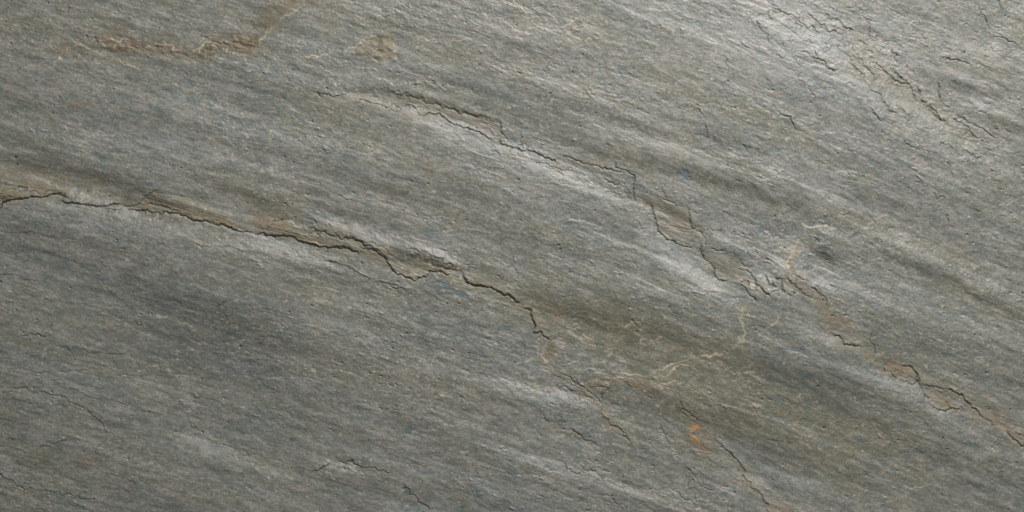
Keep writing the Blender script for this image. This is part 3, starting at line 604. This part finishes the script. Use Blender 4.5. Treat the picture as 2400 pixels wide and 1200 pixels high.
# ------------------------------------------------------------------ material
def slate_material():
    m = bpy.data.materials.new('cleaved_slate')
    m.use_nodes = True
    nt = m.node_tree; N = nt.nodes; L = nt.links
    for x in list(N): N.remove(x)
    out = N.new('ShaderNodeOutputMaterial'); bs = N.new('ShaderNodeBsdfPrincipled')
    L.new(bs.outputs[0], out.inputs[0])
    tc = N.new('ShaderNodeTexCoord')
    def attr(name):
        a = N.new('ShaderNodeAttribute'); a.attribute_name = name
        s = N.new('ShaderNodeSeparateColor'); L.new(a.outputs['Color'], s.inputs[0])
        return s.outputs[0], s.outputs[1], s.outputs[2], a.outputs['Alpha']
    tan, rust, vn, darken = attr('stain')
    warm, cool, chip, ore = attr('mineral')
    pink, brown, _, _ = attr('tint')
    def noise(scale, detail=3, rough=.6, st=(1, 1, 1), rot=0):
        mp = N.new('ShaderNodeMapping'); mp.inputs['Scale'].default_value = st; mp.inputs['Rotation'].default_value = (0, 0, rot)
        L.new(tc.outputs['Object'], mp.inputs[0])
        n = N.new('ShaderNodeTexNoise'); n.inputs['Scale'].default_value = scale
        n.inputs['Detail'].default_value = detail; n.inputs['Roughness'].default_value = rough
        L.new(mp.outputs[0], n.inputs['Vector'])
        return n.outputs['Fac']
    def rng_(x, a, b, c=0., d=1.):
        r = N.new('ShaderNodeMapRange'); L.new(x, r.inputs[0])
        for i, q in enumerate((a, b, c, d)): r.inputs[i + 1].default_value = q
        return r.outputs[0]
    def mul(a, b):
        x = N.new('ShaderNodeMath'); x.operation = 'MULTIPLY'; x.use_clamp = True
        L.new(a, x.inputs[0])
        if isinstance(b, float): x.inputs[1].default_value = b
        else: L.new(b, x.inputs[1])
        return x.outputs[0]
    def mix(f, a, b, mode='MIX'):
        x = N.new('ShaderNodeMix'); x.data_type = 'RGBA'; x.blend_type = mode
        if isinstance(f, float): x.inputs[0].default_value = f
        else: L.new(f, x.inputs[0])
        for i, c in ((6, a), (7, b)):
            if isinstance(c, tuple): x.inputs[i].default_value = (*c, 1)
            else: L.new(c, x.inputs[i])
        return x.outputs[2]
    grain = noise(900, 2, .6)
    streak = noise(260, 3, .65, (.45, 1, 1), math.radians(16))
    col = mix(warm, (.153, .165, .148), (.143, .136, .086))
    col = mix(mul(rng_(cool, .4, .95), .75), col, (.255, .245, .215))
    col = mix(mul(rng_(cool, .42, .05), .8), col, (.105, .112, .098))
    col = mix(mul(pink, .55), col, (.250, .195, .165))
    f = rng_(grain, .3, .7, .74, 1.26)
    f2 = rng_(streak, .3, .7, .86, 1.14)
    cmb = N.new('ShaderNodeMath'); cmb.operation = 'MULTIPLY'; L.new(f, cmb.inputs[0]); L.new(f2, cmb.inputs[1])
    cc = N.new('ShaderNodeCombineColor')
    for i in range(3): L.new(cmb.outputs[0], cc.inputs[i])
    col = mix(mul(chip, .8), col, (.075, .120, .128))
    col = mix(mul(tan, .95), col, (.176, .145, .084))
    col = mix(mul(brown, .85), col, (.100, .082, .046))
    col = mix(mul(rust, .85), col, (.170, .100, .052))
    col = mix(vn, col, (.400, .350, .255))
    col = mix(ore, col, (.42, .205, .055))
    col = mix(mul(darken, .78), col, (.066, .052, .033))
    col = mix(1.0, col, cc.outputs[0], 'MULTIPLY')
    L.new(col, bs.inputs['Base Color'])
    rg = N.new('ShaderNodeMath'); rg.operation = 'MULTIPLY_ADD'; rg.use_clamp = True
    L.new(tan, rg.inputs[0]); rg.inputs[1].default_value = .25; L.new(rng_(streak, .3, .7, .42, .56), rg.inputs[2])
    L.new(rg.outputs[0], bs.inputs['Roughness'])
    bs.inputs['Specular IOR Level'].default_value = .58
    bmp = N.new('ShaderNodeBump'); bmp.inputs['Strength'].default_value = .35; bmp.inputs['Distance'].default_value = .0004
    L.new(noise(1100, 3, .65), bmp.inputs['Height']); L.new(bmp.outputs[0], bs.inputs['Normal'])
    return m
mat = slate_material()

# ------------------------------------------------------------------ meshes
ci = np.array([i for i in range(NX) if (-24 <= gu[i] <= 2424) or i % 4 == 0 or i == NX - 1])
ri = np.array([j for j in range(NY) if (-24 <= gv[j] <= 1224) or j % 4 == 0 or j == NY - 1])
def pick(a): return np.ascontiguousarray(a[np.ix_(ri, ci)], dtype=np.float32)
PU, PV, PH = pick(U), pick(V), pick(H)
# broken outer rim of the slab
nr, nc = PU.shape
co = np.stack([(PU - 1200) * S, (600 - PV) * S, PH * S], -1).reshape(-1, 3)
stain = np.clip(np.stack([pick(TAN), pick(RUST), pick(VEIN), pick(DARKEN)], -1), 0, 1).reshape(-1, 4)
mineral = np.clip(np.stack([pick(WARM), pick(COOL), pick(CHIP), pick(ORE)], -1), 0, 1).reshape(-1, 4)
z = np.zeros(nr * nc, np.float32)
tint = np.stack([np.clip(pick(PINK).reshape(-1), 0, 1), np.clip(pick(BROWN).reshape(-1), 0, 1), z, z + 1], -1)
idx = np.arange(nr * nc, dtype=np.int32).reshape(nr, nc)
quads = np.stack([idx[:-1, :-1], idx[1:, :-1], idx[1:, 1:], idx[:-1, 1:]], -1).reshape(-1, 4)

def build(name, q, parent=None, skirt=False):
    used, inv = np.unique(q.reshape(-1), return_inverse=True)
    v = co[used]; loops = inv.astype(np.int32).reshape(-1, 4)
    at = [('stain', stain[used]), ('mineral', mineral[used]), ('tint', tint[used])]
    if skirt:
        ring = np.concatenate([idx[0, :-1], idx[:-1, -1], idx[-1, :0:-1], idx[:0:-1, 0]])
        look = np.full(nr * nc, -1, np.int32); look[used] = np.arange(len(used))
        r = look[ring]; n0 = len(v)
        low = v[r].copy(); low[:, 2] = -THICK
        top = v[r]
        v = np.vstack([v, top, low])
        a = n0 + np.arange(len(r)); b = np.roll(a, -1); c = b + len(r); d = a + len(r)
        loops = np.vstack([loops, np.stack([a, b, c, d], -1).astype(np.int32)[:, ::-1]])
        at = [(k, np.vstack([x, x[r], x[r]])) for k, x in at]
    me = bpy.data.meshes.new(name)
    me.vertices.add(len(v)); me.vertices.foreach_set('co', v.astype(np.float32).ravel())
    nf = len(loops)
    extra = 0
    me.loops.add(nf * 4); me.loops.foreach_set('vertex_index', loops.ravel())
    me.polygons.add(nf); me.polygons.foreach_set('loop_start', np.arange(0, nf * 4, 4, dtype=np.int32))
    me.update(calc_edges=True)
    me.polygons.foreach_set('use_smooth', np.ones(nf, bool))
    for k, x in at:
        ca = me.attributes.new(k, 'FLOAT_COLOR', 'POINT')
        ca.data.foreach_set('color', x.astype(np.float32).ravel())
    me.materials.append(mat)
    me.update()
    o = bpy.data.objects.new(name, me)
    sc.collection.objects.link(o)
    if parent: o.parent = parent
    return o

THICK = 0.045
part_masks = [('ledge', LEDGES[k][0], ledge_masks[k]) for k in LEDGES]
part_masks += [('rust_crust', 'brown rusty crust at the upper left of the slab', crustmask),
               ('rough_scab', 'rough tan triangular scab in the upper middle', scabmask),
               ('ochre_nodule', 'small bright orange nodule with a blue grey band', oremask)]
own = np.full(nr * nc, -1, np.int8)
for k, (_, _, m) in enumerate(part_masks):
    own[pick(m).reshape(-1) > .5] = k
fown = own[quads[:, 0]]
# drop stray specks: keep the partition as it falls, faces belong to their first corner
slab = build('slate_slab', quads[fown < 0], None, True)
slab['label'] = 'grey green slate slab with slanting streaks, black cracks and tan broken ledges'
slab['category'] = 'stone slab'
slab['kind'] = 'thing'
for k, (nm, lab, m) in enumerate(part_masks):
    q = quads[fown == k]
    if len(q) == 0: continue
    o = build(nm, q, slab)
    o['label'] = lab
